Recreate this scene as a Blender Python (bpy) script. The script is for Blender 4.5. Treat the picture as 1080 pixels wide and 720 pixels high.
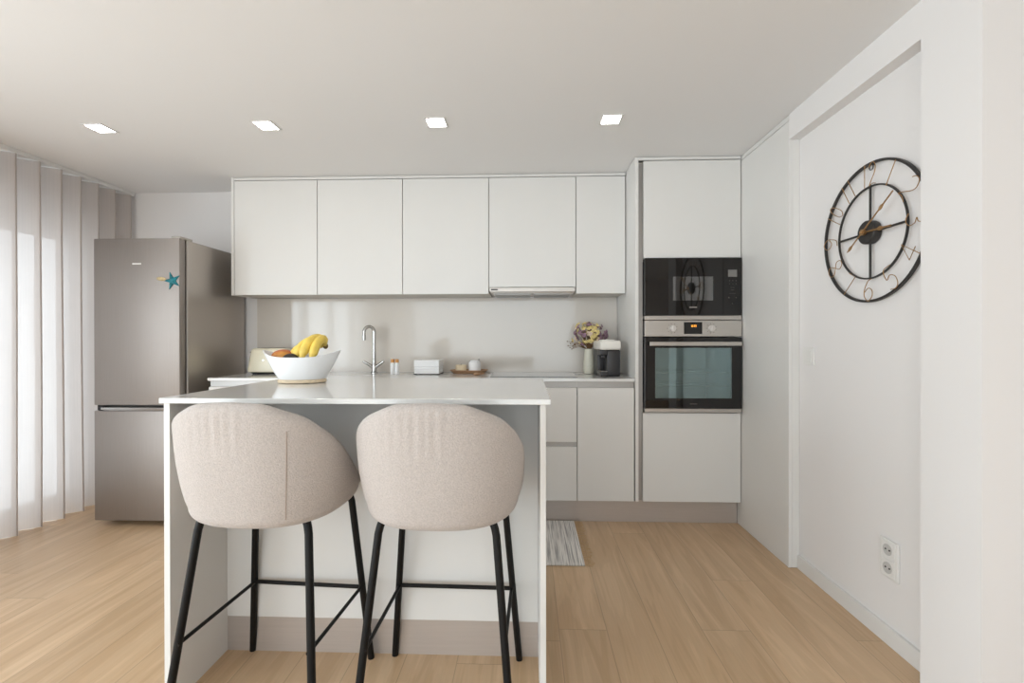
import bpy, bmesh, math, random
from mathutils import Vector, Matrix

# ------------------------------------------------------------------ scene, camera, light, exposure
for o in list(bpy.data.objects):
    bpy.data.objects.remove(o, do_unlink=True)
S = bpy.context.scene
C = S.collection
PI = math.pi
random.seed(7)

CAMH = 1.1475
YAW, PITCH, ROLL = 0.0347, -0.0027, -0.001
fw = Vector((-math.sin(YAW)*math.cos(PITCH), math.cos(YAW)*math.cos(PITCH), math.sin(PITCH)))
rt = Vector((math.cos(YAW), math.sin(YAW), 0))
up = rt.cross(fw)
rt, up = rt*math.cos(ROLL)+up*math.sin(ROLL), up*math.cos(ROLL)-rt*math.sin(ROLL)
cd = bpy.data.cameras.new('camera')
cam = bpy.data.objects.new('camera', cd)
C.objects.link(cam)
cam.matrix_world = Matrix(((rt.x, up.x, -fw.x, 0), (rt.y, up.y, -fw.y, 0), (rt.z, up.z, -fw.z, CAMH), (0, 0, 0, 1)))
cd.sensor_fit = 'HORIZONTAL'
cd.sensor_width = 36.0
cd.lens = 485.6/1080*36.0
cd.shift_y = -0.854/1080
cd.clip_start = 0.02
S.camera = cam

S.view_settings.view_transform = 'Standard'
S.view_settings.look = 'None'
S.view_settings.exposure = 0.16
S.view_settings.gamma = 1.0
S.view_settings.use_curve_mapping = False

W = bpy.data.worlds.new('daylight')
S.world = W
W.use_nodes = True
bg = W.node_tree.nodes['Background']
bg.inputs[0].default_value = (0.86, 0.945, 1.0, 1)
bg.inputs[1].default_value = 3.0


def area(name, loc, rot, sx, sy, power, col=(1, 1, 1), portal=False):
    l = bpy.data.lights.new(name, 'AREA')
    l.shape = 'RECTANGLE'
    l.size, l.size_y = sx, sy
    l.energy = power
    l.color = col
    o = bpy.data.objects.new(name, l)
    o.location = loc
    o.rotation_euler = rot
    C.objects.link(o)
    if portal:
        l.cycles.is_portal = True
    return o


area('rear_opening_portal', (-0.75, -3.02, 1.1), (PI/2, 0, 0), 3.5, 2.1, 1, portal=True)  # guides sky light through the unseen rear opening
area('side_window_portal', (-3.42, 2.5, 1.0), (0, -PI/2, 0), 2.0, 1.5, 1, portal=True)
area('added_side_light', (-3.38, -0.55, 1.05), (0, -PI/2, 0), 2.0, 3.2, 62, (0.83, 0.93, 1.0))  # unseen lamp, added to light the room strongly from the left

# ------------------------------------------------------------------ materials


def lin(c):
    c /= 255.0
    return c/12.92 if c <= 0.04045 else ((c+0.055)/1.055)**2.4


def rgb(r, g, b):
    return (lin(r), lin(g), lin(b), 1)


def mat(name, col, rough=0.5, metal=0.0, spec=0.5, bump=None, var=None, emit=None, coat=0.0, aniso=None, sheen=0.0):
    m = bpy.data.materials.new(name)
    m.use_nodes = True
    nt = m.node_tree
    b = nt.nodes['Principled BSDF']
    b.inputs['Base Color'].default_value = col
    b.inputs['Roughness'].default_value = rough
    b.inputs['Metallic'].default_value = metal
    b.inputs['Specular IOR Level'].default_value = spec
    b.inputs['Coat Weight'].default_value = coat
    b.inputs['Sheen Weight'].default_value = sheen
    tc = nt.nodes.new('ShaderNodeTexCoord')
    if var:                      # (scale, amount)
        n = nt.nodes.new('ShaderNodeTexNoise')
        n.inputs['Scale'].default_value = var[0]
        n.inputs['Detail'].default_value = 4
        mp = nt.nodes.new('ShaderNodeMapping')
        if len(var) > 2:
            mp.inputs['Scale'].default_value = var[2]
        nt.links.new(tc.outputs['Object'], mp.inputs[0])
        nt.links.new(mp.outputs[0], n.inputs['Vector'])
        r = nt.nodes.new('ShaderNodeValToRGB')
        a = var[1]
        r.color_ramp.elements[0].position = 0.3
        r.color_ramp.elements[1].position = 0.7
        r.color_ramp.elements[0].color = tuple(min(1, c*(1-a)) for c in col[:3])+(1,)
        r.color_ramp.elements[1].color = tuple(min(1, c*(1+a)) for c in col[:3])+(1,)
        nt.links.new(n.outputs['Fac'], r.inputs[0])
        nt.links.new(r.outputs[0], b.inputs['Base Color'])
    if bump:                     # (scale, strength, distance)
        n = nt.nodes.new('ShaderNodeTexNoise')
        n.inputs['Scale'].default_value = bump[0]
        n.inputs['Detail'].default_value = 3
        nt.links.new(tc.outputs['Object'], n.inputs['Vector'])
        k = nt.nodes.new('ShaderNodeBump')
        k.inputs['Strength'].default_value = bump[1]
        k.inputs['Distance'].default_value = bump[2]
        nt.links.new(n.outputs['Fac'], k.inputs['Height'])
        nt.links.new(k.outputs[0], b.inputs['Normal'])
    if emit:
        b.inputs['Emission Color'].default_value = col
        b.inputs['Emission Strength'].default_value = emit
    return m


WALL = mat('wall_paint', rgb(234, 231, 229), 0.75, bump=(60, 0.05, 0.002))
CEIL = mat('ceiling_paint', rgb(238, 237, 236), 0.85, bump=(40, 0.04, 0.002))
TRIM = mat('skirting_paint', rgb(228, 226, 223), 0.45)
CAB = mat('cabinet_white', rgb(226, 224, 220), 0.42, var=(3, 0.01))
CABE = mat('cabinet_edge', rgb(210, 206, 199), 0.5)
GOLA = mat('aluminium_channel', rgb(165, 162, 158), 0.4, 0.8)
PLINTH = mat('aluminium_plinth', rgb(196, 187, 180), 0.35, 0.45, var=(6, 0.03, (1, 1, 30)))
QUARTZ = mat('white_quartz', rgb(226, 225, 222), 0.12, coat=0.3)
SPLASH = mat('glossy_splashback', rgb(214, 207, 198), 0.10, coat=0.25)
STEEL = mat('brushed_steel', rgb(158, 151, 146), 0.5, 0.95, var=(5, 0.03, (60, 60, 1)))
STEELS = mat('grey_fridge_side', rgb(184, 177, 170), 0.34, 0.85)
STEELP = mat('steel_panel', rgb(190, 184, 177), 0.33, 0.85, var=(5, 0.03, (1, 60, 60)))
CHROME = mat('chrome', rgb(190, 189, 187), 0.12, 1.0)
KNOB = mat('satin_knob', rgb(214, 209, 204), 0.4, 0.4)
DARK = mat('dark_gap', rgb(40, 37, 34), 0.6)
BGLASS = mat('black_glass', rgb(26, 23, 21), 0.03, spec=0.42)
BPLAST = mat('black_plastic', rgb(45, 44, 46), 0.35)
BMETAL = mat('black_powder_coated_metal', rgb(15, 14, 13), 0.5, spec=0.25)
WPLAST = mat('white_plastic', rgb(232, 230, 226), 0.3)
WOOD = mat('pale_wood', rgb(222, 202, 172), 0.5, var=(8, 0.15, (1, 10, 10)))
TRAYW = mat('tray_wood', rgb(176, 138, 104), 0.5, var=(8, 0.15, (1, 10, 10)))
BRASS = mat('antique_brass', rgb(172, 136, 94), 0.35, 0.8)
BLACKIRON = mat('black_iron', rgb(48, 45, 43), 0.5, 0.2)
CREAM = mat('cream_enamel', rgb(232, 224, 200), 0.25)
CER = mat('white_ceramic', rgb(240, 240, 240), 0.25)
VASE = mat('ivory_ceramic', rgb(216, 213, 196), 0.4)
BOUCLE = mat('beige_boucle', rgb(190, 181, 175), 0.95, var=(220, 0.11), bump=(260, 0.55, 0.004), sheen=0.25)
SEAM = mat('beige_seam', rgb(170, 155, 143), 0.95)
BANANA = mat('banana_skin', rgb(240, 208, 98), 0.45, var=(30, 0.12))
BSTEM = mat('banana_stem', rgb(110, 92, 50), 0.7)
AVO = mat('avocado_skin', rgb(52, 46, 42), 0.55, bump=(150, 0.5, 0.002))
CANDLE = mat('cream_wax', rgb(226, 208, 176), 0.5)
PURPLE = mat('purple_petal', rgb(148, 118, 132), 0.8, var=(60, 0.25))
YELLOW = mat('yellow_petal', rgb(232, 212, 146), 0.8, var=(60, 0.15))
PINKW = mat('cream_petal', rgb(222, 200, 178), 0.8, var=(60, 0.15))
STALK = mat('dry_stalk', rgb(122, 92, 62), 0.85)
TEAL = mat('teal_enamel', rgb(28, 120, 132), 0.25, var=(45, 0.45))
TANS = mat('tan_shell', rgb(190, 170, 128), 0.5, var=(60, 0.3))
GLASSH = mat('black_hob_glass', rgb(96, 95, 93), 0.08, spec=0.9, coat=0.6)
LAMP = mat('lit_diffuser', (1, 0.985, 0.96, 1), 0.5, emit=24)
AMBER = mat('amber_digits', rgb(255, 190, 70), 0.5, emit=1.2)
LCD = mat('grey_display', rgb(120, 118, 114), 0.3)
MARK = mat('pale_print', rgb(128, 124, 119), 0.5)
MARKD = mat('dark_print', rgb(70, 66, 62), 0.5)
FRINGE = mat('cotton_fringe', rgb(200, 170, 132), 0.9)
SHUT = mat('roller_shutter', rgb(196, 186, 176), 0.6)
FRAME = mat('window_frame_white', rgb(225, 225, 225), 0.4)
PLASTG = mat('translucent_tank', rgb(170, 172, 172), 0.15)


def mk_mango():
    m = mat('mango_skin', rgb(196, 92, 52), 0.4)
    nt = m.node_tree
    b = nt.nodes['Principled BSDF']
    tc = nt.nodes.new('ShaderNodeTexCoord')
    n = nt.nodes.new('ShaderNodeTexNoise')
    n.inputs['Scale'].default_value = 14
    nt.links.new(tc.outputs['Object'], n.inputs['Vector'])
    r = nt.nodes.new('ShaderNodeValToRGB')
    r.color_ramp.elements[0].color = rgb(184, 78, 48)
    r.color_ramp.elements[0].position = 0.4
    r.color_ramp.elements[1].color = rgb(214, 150, 70)
    r.color_ramp.elements[1].position = 0.62
    nt.links.new(n.outputs['Fac'], r.inputs[0])
    nt.links.new(r.outputs[0], b.inputs['Base Color'])
    return m


MANGO = mk_mango()


def mk_floor():
    m = bpy.data.materials.new('oak_planks')
    m.use_nodes = True
    nt = m.node_tree
    b = nt.nodes['Principled BSDF']
    L = nt.links.new

    def math_(op, a, c=None):
        n = nt.nodes.new('ShaderNodeMath')
        n.operation = op
        for i, q in enumerate((a, c)):
            if q is None:
                continue
            if isinstance(q, (int, float)):
                n.inputs[i].default_value = q
            else:
                L(q, n.inputs[i])
        return n.outputs[0]

    def rng(v, f0, f1, t0, t1):
        n = nt.nodes.new('ShaderNodeMapRange')
        for k, q in zip(('From Min', 'From Max', 'To Min', 'To Max'), (f0, f1, t0, t1)):
            n.inputs[k].default_value = q
        L(v, n.inputs['Value'])
        return n.outputs[0]
    tc = nt.nodes.new('ShaderNodeTexCoord')
    sx = nt.nodes.new('ShaderNodeSeparateXYZ')
    L(tc.outputs['Object'], sx.inputs[0])
    PW, PL = 0.188, 1.9
    u = math_('DIVIDE', math_('ADD', sx.outputs[0], 0.066), PW)
    row = math_('FLOOR', u)
    wn = nt.nodes.new('ShaderNodeTexWhiteNoise')
    wn.noise_dimensions = '1D'
    L(row, wn.inputs['W'])
    v = math_('ADD', math_('DIVIDE', sx.outputs[1], PL), math_('MULTIPLY', wn.outputs['Value'], 7.0))
    col = math_('FLOOR', v)
    pid = nt.nodes.new('ShaderNodeTexWhiteNoise')
    pid.noise_dimensions = '1D'
    L(math_('ADD', math_('MULTIPLY', row, 17.31), math_('MULTIPLY', col, 5.77)), pid.inputs['W'])
    # distance to the long and short joints, in metres
    fu = math_('FRACT', u)
    fv = math_('FRACT', v)
    du = math_('MULTIPLY', math_('MINIMUM', fu, math_('SUBTRACT', 1.0, fu)), PW)
    dv = math_('MULTIPLY', math_('MINIMUM', fv, math_('SUBTRACT', 1.0, fv)), PL)
    gap = rng(math_('MINIMUM', du, dv), 0.0006, 0.0022, 0.70, 1.0)
    # grain along the plank, shifted per plank
    sh = nt.nodes.new('ShaderNodeCombineXYZ')
    L(math_('ADD', math_('MULTIPLY', sx.outputs[0], 9.0), math_('MULTIPLY', pid.outputs['Value'], 40.0)), sh.inputs[0])
    L(math_('ADD', math_('MULTIPLY', sx.outputs[1], 0.85), math_('MULTIPLY', pid.outputs['Value'], 13.0)), sh.inputs[1])
    n1 = nt.nodes.new('ShaderNodeTexNoise')
    n1.inputs['Scale'].default_value = 1.5
    n1.inputs['Detail'].default_value = 3
    n1.inputs['Distortion'].default_value = 1.3
    L(sh.outputs[0], n1.inputs['Vector'])
    rings = math_('SINE', math_('MULTIPLY', n1.outputs['Fac'], 42.0))
    sh2 = nt.nodes.new('ShaderNodeMapping')
    sh2.inputs['Scale'].default_value = (150, 5, 1)
    L(tc.outputs['Object'], sh2.inputs[0])
    n2 = nt.nodes.new('ShaderNodeTexNoise')
    n2.inputs['Scale'].default_value = 1.0
    n2.inputs['Detail'].default_value = 3
    L(sh2.outputs[0], n2.inputs['Vector'])
    k = math_('MULTIPLY', rng(pid.outputs['Value'], 0, 1, 0.93, 1.06), rng(n2.outputs['Fac'], 0.3, 0.7, 0.965, 1.03))
    k = math_('MULTIPLY', k, rng(rings, -1, 1, 0.975, 1.02))
    k = math_('MULTIPLY', k, gap)
    ramp = nt.nodes.new('ShaderNodeValToRGB')
    ramp.color_ramp.elements[0].position = 0.30
    ramp.color_ramp.elements[0].color = rgb(190, 157, 120)
    ramp.color_ramp.elements[1].position = 0.70
    ramp.color_ramp.elements[1].color = rgb(211, 181, 146)
    L(n1.outputs['Fac'], ramp.inputs[0])
    vm = nt.nodes.new('ShaderNodeVectorMath')
    vm.operation = 'SCALE'
    L(ramp.outputs[0], vm.inputs[0])
    L(k, vm.inputs['Scale'])
    L(vm.outputs[0], b.inputs['Base Color'])
    b.inputs['Roughness'].default_value = 0.34
    b.inputs['Specular IOR Level'].default_value = 0.6
    return m


FLOOR = mk_floor()


def mk_curtain():
    m = bpy.data.materials.new('sheer_voile')
    m.use_nodes = True
    nt = m.node_tree
    nt.nodes.remove(nt.nodes['Principled BSDF'])
    out = nt.nodes['Material Output']
    L = nt.links.new
    d = nt.nodes.new('ShaderNodeBsdfDiffuse')
    d.inputs[0].default_value = rgb(206, 194, 185)
    t = nt.nodes.new('ShaderNodeBsdfTranslucent')
    t.inputs[0].default_value = rgb(226, 222, 220)
    x = nt.nodes.new('ShaderNodeBsdfTransparent')
    m1 = nt.nodes.new('ShaderNodeMixShader')
    m1.inputs[0].default_value = 0.55
    L(d.outputs[0], m1.inputs[1])
    L(t.outputs[0], m1.inputs[2])
    m2 = nt.nodes.new('ShaderNodeMixShader')
    tc = nt.nodes.new('ShaderNodeTexCoord')
    mp = nt.nodes.new('ShaderNodeMapping')
    mp.inputs['Scale'].default_value = (1, 260, 2)
    L(tc.outputs['Object'], mp.inputs[0])
    n = nt.nodes.new('ShaderNodeTexNoise')
    n.inputs['Scale'].default_value = 1.0
    L(mp.outputs[0], n.inputs['Vector'])
    mr = nt.nodes.new('ShaderNodeMapRange')
    mr.inputs['To Min'].default_value = 0.02
    mr.inputs['To Max'].default_value = 0.13
    L(n.outputs['Fac'], mr.inputs['Value'])
    L(mr.outputs[0], m2.inputs[0])
    L(m1.outputs[0], m2.inputs[1])
    L(x.outputs[0], m2.inputs[2])
    L(m2.outputs[0], out.inputs[0])
    return m


VOILE = mk_curtain()


def mk_pane(name, fac, gcol, tcol):
    m = bpy.data.materials.new(name)
    m.use_nodes = True
    nt = m.node_tree
    nt.nodes.remove(nt.nodes['Principled BSDF'])
    g = nt.nodes.new('ShaderNodeBsdfGlossy')
    g.inputs['Color'].default_value = gcol
    g.inputs['Roughness'].default_value = 0.03
    x = nt.nodes.new('ShaderNodeBsdfTransparent')
    x.inputs[0].default_value = tcol
    mx = nt.nodes.new('ShaderNodeMixShader')
    mx.inputs[0].default_value = fac
    nt.links.new(x.outputs[0], mx.inputs[1])
    nt.links.new(g.outputs[0], mx.inputs[2])
    nt.links.new(mx.outputs[0], nt.nodes['Material Output'].inputs[0])
    return m


PANE = mk_pane('window_glass', 0.06, (1, 1, 1, 1), (1, 1, 1, 1))
OVENGLASS = mk_pane('oven_door_glass', 0.22, rgb(215, 238, 240), (0.66, 0.72, 0.72, 1))
MWGLASS = mk_pane('microwave_window_glass', 0.14, (1, 1, 1, 1), (0.5, 0.49, 0.48, 1))
OVENIN = mat('oven_cavity', rgb(125, 132, 132), 0.5)


def mk_rug():
    m = bpy.data.materials.new('woven_cotton')
    m.use_nodes = True
    nt = m.node_tree
    b = nt.nodes['Principled BSDF']
    b.inputs['Roughness'].default_value = 0.95
    L = nt.links.new
    tc = nt.nodes.new('ShaderNodeTexCoord')
    mp = nt.nodes.new('ShaderNodeMapping')
    mp.inputs['Scale'].default_value = (150, 3.5, 1)
    L(tc.outputs['Object'], mp.inputs[0])
    n = nt.nodes.new('ShaderNodeTexNoise')
    n.inputs['Scale'].default_value = 1.0
    n.inputs['Detail'].default_value = 4
    L(mp.outputs[0], n.inputs['Vector'])
    r = nt.nodes.new('ShaderNodeValToRGB')
    r.color_ramp.elements[0].position = 0.36
    r.color_ramp.elements[0].color = rgb(158, 154, 152)
    r.color_ramp.elements[1].position = 0.56
    r.color_ramp.elements[1].color = rgb(232, 228, 223)
    L(n.outputs['Fac'], r.inputs[0])
    L(r.outputs[0], b.inputs['Base Color'])
    k = nt.nodes.new('ShaderNodeBump')
    k.inputs['Strength'].default_value = 0.5
    k.inputs['Distance'].default_value = 0.003
    L(n.outputs['Fac'], k.inputs['Height'])
    L(k.outputs[0], b.inputs['Normal'])
    return m


RUG = mk_rug()

# ------------------------------------------------------------------ builders
WL = {}


def thing(name, label, cat, loc=(0, 0, 0), group=None):
    o = bpy.data.objects.new(name, None)
    o.empty_display_size = 0.05
    C.objects.link(o)
    o.location = loc
    WL[o] = Vector(loc)
    tag(o, label, cat, group)
    return o


def tag(o, label=None, cat=None, group=None, kind=None):
    if label:
        o['label'] = label
    if cat:
        o['category'] = cat
    if group:
        o['group'] = group
    if kind:
        o['kind'] = kind
    return o


def obj(name, bm, material, parent=None, origin=None, smooth=False, label=None, kind=None):
    """link a bmesh (world coordinates) as one mesh object"""
    org = WL[parent] if parent is not None else Vector(origin or (0, 0, 0))
    bmesh.ops.translate(bm, verts=bm.verts, vec=-org)
    bmesh.ops.recalc_face_normals(bm, faces=bm.faces)
    me = bpy.data.meshes.new(name)
    bm.to_mesh(me)
    bm.free()
    me.materials.append(material)
    if smooth:
        for p in me.polygons:
            p.use_smooth = True
        try:
            me.set_sharp_from_angle(angle=math.radians(40))
        except Exception:
            pass
    o = bpy.data.objects.new(name, me)
    C.objects.link(o)
    if parent is not None:
        o.parent = parent
    else:
        o.location = org
    WL[o] = org.copy()
    if label:
        o['label'] = label
    if kind:
        o['kind'] = kind
    return o


def struct(name, bm, m, parent=None, smooth=False):
    return obj(name, bm, m, parent, smooth=smooth, kind='structure')


def NB():
    return bmesh.new()


def merge(bm, t, M=None):
    me = bpy.data.meshes.new('tmp')
    t.to_mesh(me)
    t.free()
    if M is not None:
        me.transform(M)
    bm.from_mesh(me)
    bpy.data.meshes.remove(me)
    return bm


def bx(bm, x0, x1, y0, y1, z0, z1, bev=0.0, seg=2, M=None):
    t = bmesh.new()
    bmesh.ops.create_cube(t, size=1.0)
    for v in t.verts:
        v.co = Vector(((x0+x1)/2+v.co.x*(x1-x0), (y0+y1)/2+v.co.y*(y1-y0), (z0+z1)/2+v.co.z*(z1-z0)))
    if bev > 0:
        bmesh.ops.bevel(t, geom=list(t.edges), offset=bev, segments=seg, profile=0.5, affect='EDGES')
    return merge(bm, t, M)


def box(x0, x1, y0, y1, z0, z1, bev=0.0, seg=2):
    return bx(NB(), x0, x1, y0, y1, z0, z1, bev, seg)


def loft(bm, rings, closed=True, cap0=True, cap1=True):
    vs = [[bm.verts.new(p) for p in r] for r in rings]
    n = len(rings[0])
    for a, b in zip(vs[:-1], vs[1:]):
        for i in range(n if closed else n-1):
            j = (i+1) % n
            bm.faces.new((a[i], a[j], b[j], b[i]))
    if closed and cap0:
        bm.faces.new(vs[0])
    if closed and cap1:
        bm.faces.new(vs[-1])
    return bm


def lathe(bm, prof, c=(0, 0, 0), seg=32, M=None):
    rings = []
    for r, z in prof:
        r = max(r, 1e-5)
        ring = []
        for k in range(seg):
            p = Vector((r*math.cos(2*PI*k/seg), r*math.sin(2*PI*k/seg), z))
            if M is not None:
                p = M @ p
            ring.append(p+Vector(c))
        rings.append(ring)
    return loft(bm, rings)


def tube(bm, pts, r, seg=10, closed=False):
    pts = [Vector(p) for p in pts]
    n = len(pts)
    rad = r if isinstance(r, (list, tuple)) else [r]*n
    rings = []
    nrm = None
    for i, p in enumerate(pts):
        if closed:
            t = pts[(i+1) % n]-pts[i-1]
        else:
            t = pts[min(i+1, n-1)]-pts[max(i-1, 0)]
        t.normalize()
        if nrm is None:
            a = Vector((0, 0, 1)) if abs(t.z) < 0.9 else Vector((1, 0, 0))
            nrm = (a-t*a.dot(t)).normalized()
        else:
            nrm = (nrm-t*nrm.dot(t)).normalized()
        bn = t.cross(nrm)
        rings.append([p+(nrm*math.cos(2*PI*k/seg)+bn*math.sin(2*PI*k/seg))*rad[i] for k in range(seg)])
    if closed:
        vs = [[bm.verts.new(p) for p in q] for q in rings]
        for i in range(n):
            a, b = vs[i], vs[(i+1) % n]
            for k in range(seg):
                j = (k+1) % seg
                bm.faces.new((a[k], a[j], b[j], b[k]))
        return bm
    return loft(bm, rings)


def spline(pts, n=8):
    """Catmull-Rom through the points"""
    P = [Vector(p) for p in pts]
    P = [P[0]*2-P[1]]+P+[P[-1]*2-P[-2]]
    out = []
    for i in range(1, len(P)-2):
        for k in range(n):
            t = k/n
            a, b, c, d = P[i-1], P[i], P[i+1], P[i+2]
            out.append(0.5*((2*b)+(c-a)*t+(2*a-5*b+4*c-d)*t*t+(3*b-a-3*c+d)*t**3))
    out.append(P[-2])
    return out


def ell(bm, c, rx, ry, rz, seg=24, rings=14, M=None):
    t = bmesh.new()
    bmesh.ops.create_uvsphere(t, u_segments=seg, v_segments=rings, radius=1.0)
    for v in t.verts:
        v.co = Vector((v.co.x*rx, v.co.y*ry, v.co.z*rz))
    T = Matrix.Translation(Vector(c))
    return merge(bm, t, T @ M if M is not None else T)


def rz(a):
    return Matrix.Rotation(a, 4, 'Z')


# ------------------------------------------------------------------ dimensions
ZC = 2.271            # ceiling
YW = 3.43             # back wall
XW = 1.36             # right wall (recess)
XP = 1.305            # right panel / beam / pillar plane
YF = 2.862            # fronts of the tall unit and the base units
YC = 3.12             # fronts of the wall cabinets
ZT = 0.905            # back worktop
XLW = -3.2            # left wall

# ------------------------------------------------------------------ room shell
struct('floor', box(-3.4, 2.8, -3.2, YW+0.1, -0.1, 0), FLOOR)
struct('ceiling', box(-3.4, 2.8, -3.2, YW+0.1, ZC, ZC+0.1), CEIL)
struct('wall_back', box(-3.4, 2.8, YW, YW+0.12, 0, ZC), WALL)
b = NB()                                     # left wall with the window opening
WY0, WY1, WZ1 = 1.75, 3.24, 2.10
bx(b, XLW-0.2, XLW, -3.2, -2.5, 0, ZC)
bx(b, XLW-0.2, XLW, 1.15, WY0, 0, ZC)
bx(b, XLW-0.2, XLW, -2.5, 1.15, WZ1, ZC)  # head of the added, unseen opening in front of the side lamp
bx(b, XLW-0.2, XLW, WY1, YW, 0, ZC)
bx(b, XLW-0.2, XLW, WY0, WY1, WZ1, ZC)
struct('wall_left', b, WALL)
struct('wall_right', box(XW, XW+0.12, 1.58, YW, 0, ZC), WALL)
struct('wall_front_right', box(XP, 2.8, 1.37, 1.578, 0, ZC), WALL)
struct('wall_far_right', box(2.68, 2.8, -3.2, 1.37, 0, ZC), WALL)
b = NB()                                     # wall behind the camera; unseen opening, sized for the light it lets in
bx(b, -3.4, -2.5, -3.2, -3.05, 0, ZC)
bx(b, 1.0, 2.8, -3.2, -3.05, 0, ZC)
bx(b, -2.5, 1.0, -3.2, -3.05, 2.15, ZC)
struct('wall_rear', b, WALL)
struct('trim_1', box(XP, XW, 1.578, 2.351, 2.144, ZC), WALL)      # beam over the recess
struct('baseboard_right', box(XW-0.013, XW, 1.578, 2.351, 0, 0.068, 0.002), TRIM)

# window on the left
b = NB()
fx0, fx1 = XLW-0.14, XLW-0.08
for y0, y1 in ((WY0, WY0+0.06), (WY1-0.06, WY1), ((WY0+WY1)/2-0.05, (WY0+WY1)/2+0.05)):
    bx(b, fx0, fx1, y0, y1, 0, WZ1, 0.004)
bx(b, fx0, fx1, WY0, WY1, 0, 0.07, 0.004)
bx(b, fx0, fx1, WY0, WY1, WZ1-0.06, WZ1, 0.004)
win = struct('window_1', b, FRAME)
b = NB()
ym = (WY0+WY1)/2
bx(b, XLW-0.115, XLW-0.109, WY0+0.05, ym-0.04, 0.06, WZ1-0.05)
bx(b, XLW-0.115, XLW-0.109, ym+0.04, WY1-0.05, 0.06, WZ1-0.05)
struct('window_pane', b, PANE, win)
b = NB()
for k in range(7):
    z = 1.86+k*0.035
    bx(b, XLW-0.185, XLW-0.170, WY0, WY1, z, z+0.0335, 0.004)
struct('roller_shutter', b, SHUT, win)

b = NB()  # unseen frame, added so its mullions stripe the splashback reflection
for y, w in ((-2.47, 0.06), (-1.62, 0.14), (-0.70, 0.10), (0.22, 0.14), (1.12, 0.06)):
    bx(b, XLW-0.12, XLW-0.04, y-w/2, y+w/2, 0, WZ1, 0.004)
bx(b, XLW-0.12, XLW-0.04, -2.5, 1.15, 0, 0.07, 0.004)
bx(b, XLW-0.12, XLW-0.04, -2.5, 1.15, WZ1-0.06, WZ1, 0.004)
struct('added_window_frame', b, FRAME)

# ------------------------------------------------------------------ curtain and its track
tr = obj('curtain_track', box(-3.06, -3.005, 1.7, YW-0.005, ZC-0.028, ZC, 0.003), TRIM)
tag(tr, 'white ceiling track carrying the sheer curtain on the left', 'curtain track')
b = NB()
ny, nz = 360, 14
y0, y1 = 1.75, 3.405
P = 0.128
rows = []
for j in range(nz+1):
    z = 0.003+(2.236-0.003)*j/nz
    row = []
    for i in range(ny+1):
        y = y0+(y1-y0)*i/ny
        ph = 2*PI*(y/P)+0.35*math.sin(y*3.1)
        amp = 0.054*(1+0.12*math.sin(y*7.3))*(1.12-0.12*j/nz)
        s = math.sin(ph)
        x = -3.03+amp*(s+0.12*math.sin(3*ph))+0.006*math.sin(y*9+z*1.7)*(1-j/nz)
        yy = y+0.018*math.sin(2*ph)
        row.append((x, yy, z))
    rows.append(row)
loft(b, rows, closed=False)
cu = obj('sheer_curtain', b, VOILE, smooth=True)
tag(cu, 'long white sheer wave-fold curtain hanging over the bright left window', 'curtain')

# ------------------------------------------------------------------ refrigerator
FX0, FX1, FY, FZ = -2.672, -2.130, 2.7435, 1.774
fr = thing('refrigerator', 'tall stainless steel fridge freezer standing beside the curtain', 'refrigerator', ((FX0+FX1)/2, 3.07, 0))
obj('body', box(FX0+0.004, FX1-0.002, FY+0.068, 3.395, 0.03, FZ-0.004, 0.006), STEELS, fr)
obj('door_seal', box(FX0+0.012, FX1-0.012, FY+0.052, FY+0.068, 0.05, FZ-0.012), DARK, fr)
d1 = obj('fridge_door', box(FX0, FX1, FY, FY+0.052, 0.745, FZ-0.004, 0.006), STEEL, fr, smooth=True)
d2 = obj('freezer_door', box(FX0, FX1, FY, FY+0.052, 0.035, 0.712, 0.006), STEEL, fr, smooth=True)
obj('gap_strip', box(FX0+0.004, FX1-0.004, FY+0.02, FY+0.052, 0.712, 0.745), DARK, fr)
b = NB()
bx(b, FX0+0.052, FX1-0.012, FY-0.012, FY+0.012, 0.718, 0.733, 0.003)
bx(b, FX0+0.052, FX1-0.012, FY+0.000, FY+0.022, 0.713, 0.719, 0.001)
obj('handle', b, CHROME, d2, label='bright grip strip along the freezer door top')
obj('handle_end', box(FX0+0.040, FX0+0.054, FY-0.013, FY+0.020, 0.712, 0.738, 0.003), BPLAST, d2)
obj('badge', box(-2.425, -2.37, FY-0.002, FY+0.001, 1.609, 1.618, 0.0008), WPLAST, d1)
obj('hinge_cover', box(FX1-0.06, FX1-0.004, FY+0.01, FY+0.12, FZ-0.004, FZ+0.01, 0.004), STEELS, fr)
for x in (FX0+0.05, FX1-0.05):
    for y in (FY+0.12, 3.33):
        obj('foot', lathe(NB(), [(0.018, 0), (0.018, 0.015), (0.012, 0.032)], (x, y, 0), 16), BPLAST, fr)
# magnets
b = NB()
ring = []
n = 10
cx, cz = -2.172, 1.508
a0 = math.radians(35)
for lay, (y, s) in enumerate(((FY-0.0005, 1.0), (FY-0.006, 0.96))):
    ring.append([(cx+s*(0.056 if k % 2 == 0 else 0.021)*math.cos(a0+k*PI/5), y, cz+s*(0.056 if k % 2 == 0 else 0.021)*math.sin(a0+k*PI/5)) for k in range(n)])
vs = [[b.verts.new(p) for p in r] for r in ring]
for k in range(n):
    j = (k+1) % n
    b.faces.new((vs[0][k], vs[0][j], vs[1][j], vs[1][k]))
ce = b.verts.new((cx, FY-0.016, cz))
cb = b.verts.new((cx, FY-0.0005, cz))
for k in range(n):
    j = (k+1) % n
    b.faces.new((vs[1][k], vs[1][j], ce))
    b.faces.new((vs[0][j], vs[0][k], cb))
mg = obj('starfish_magnet', b, TEAL, origin=(cx, FY, cz))
tag(mg, 'teal starfish magnet near the fridge door edge', 'magnet')
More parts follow.
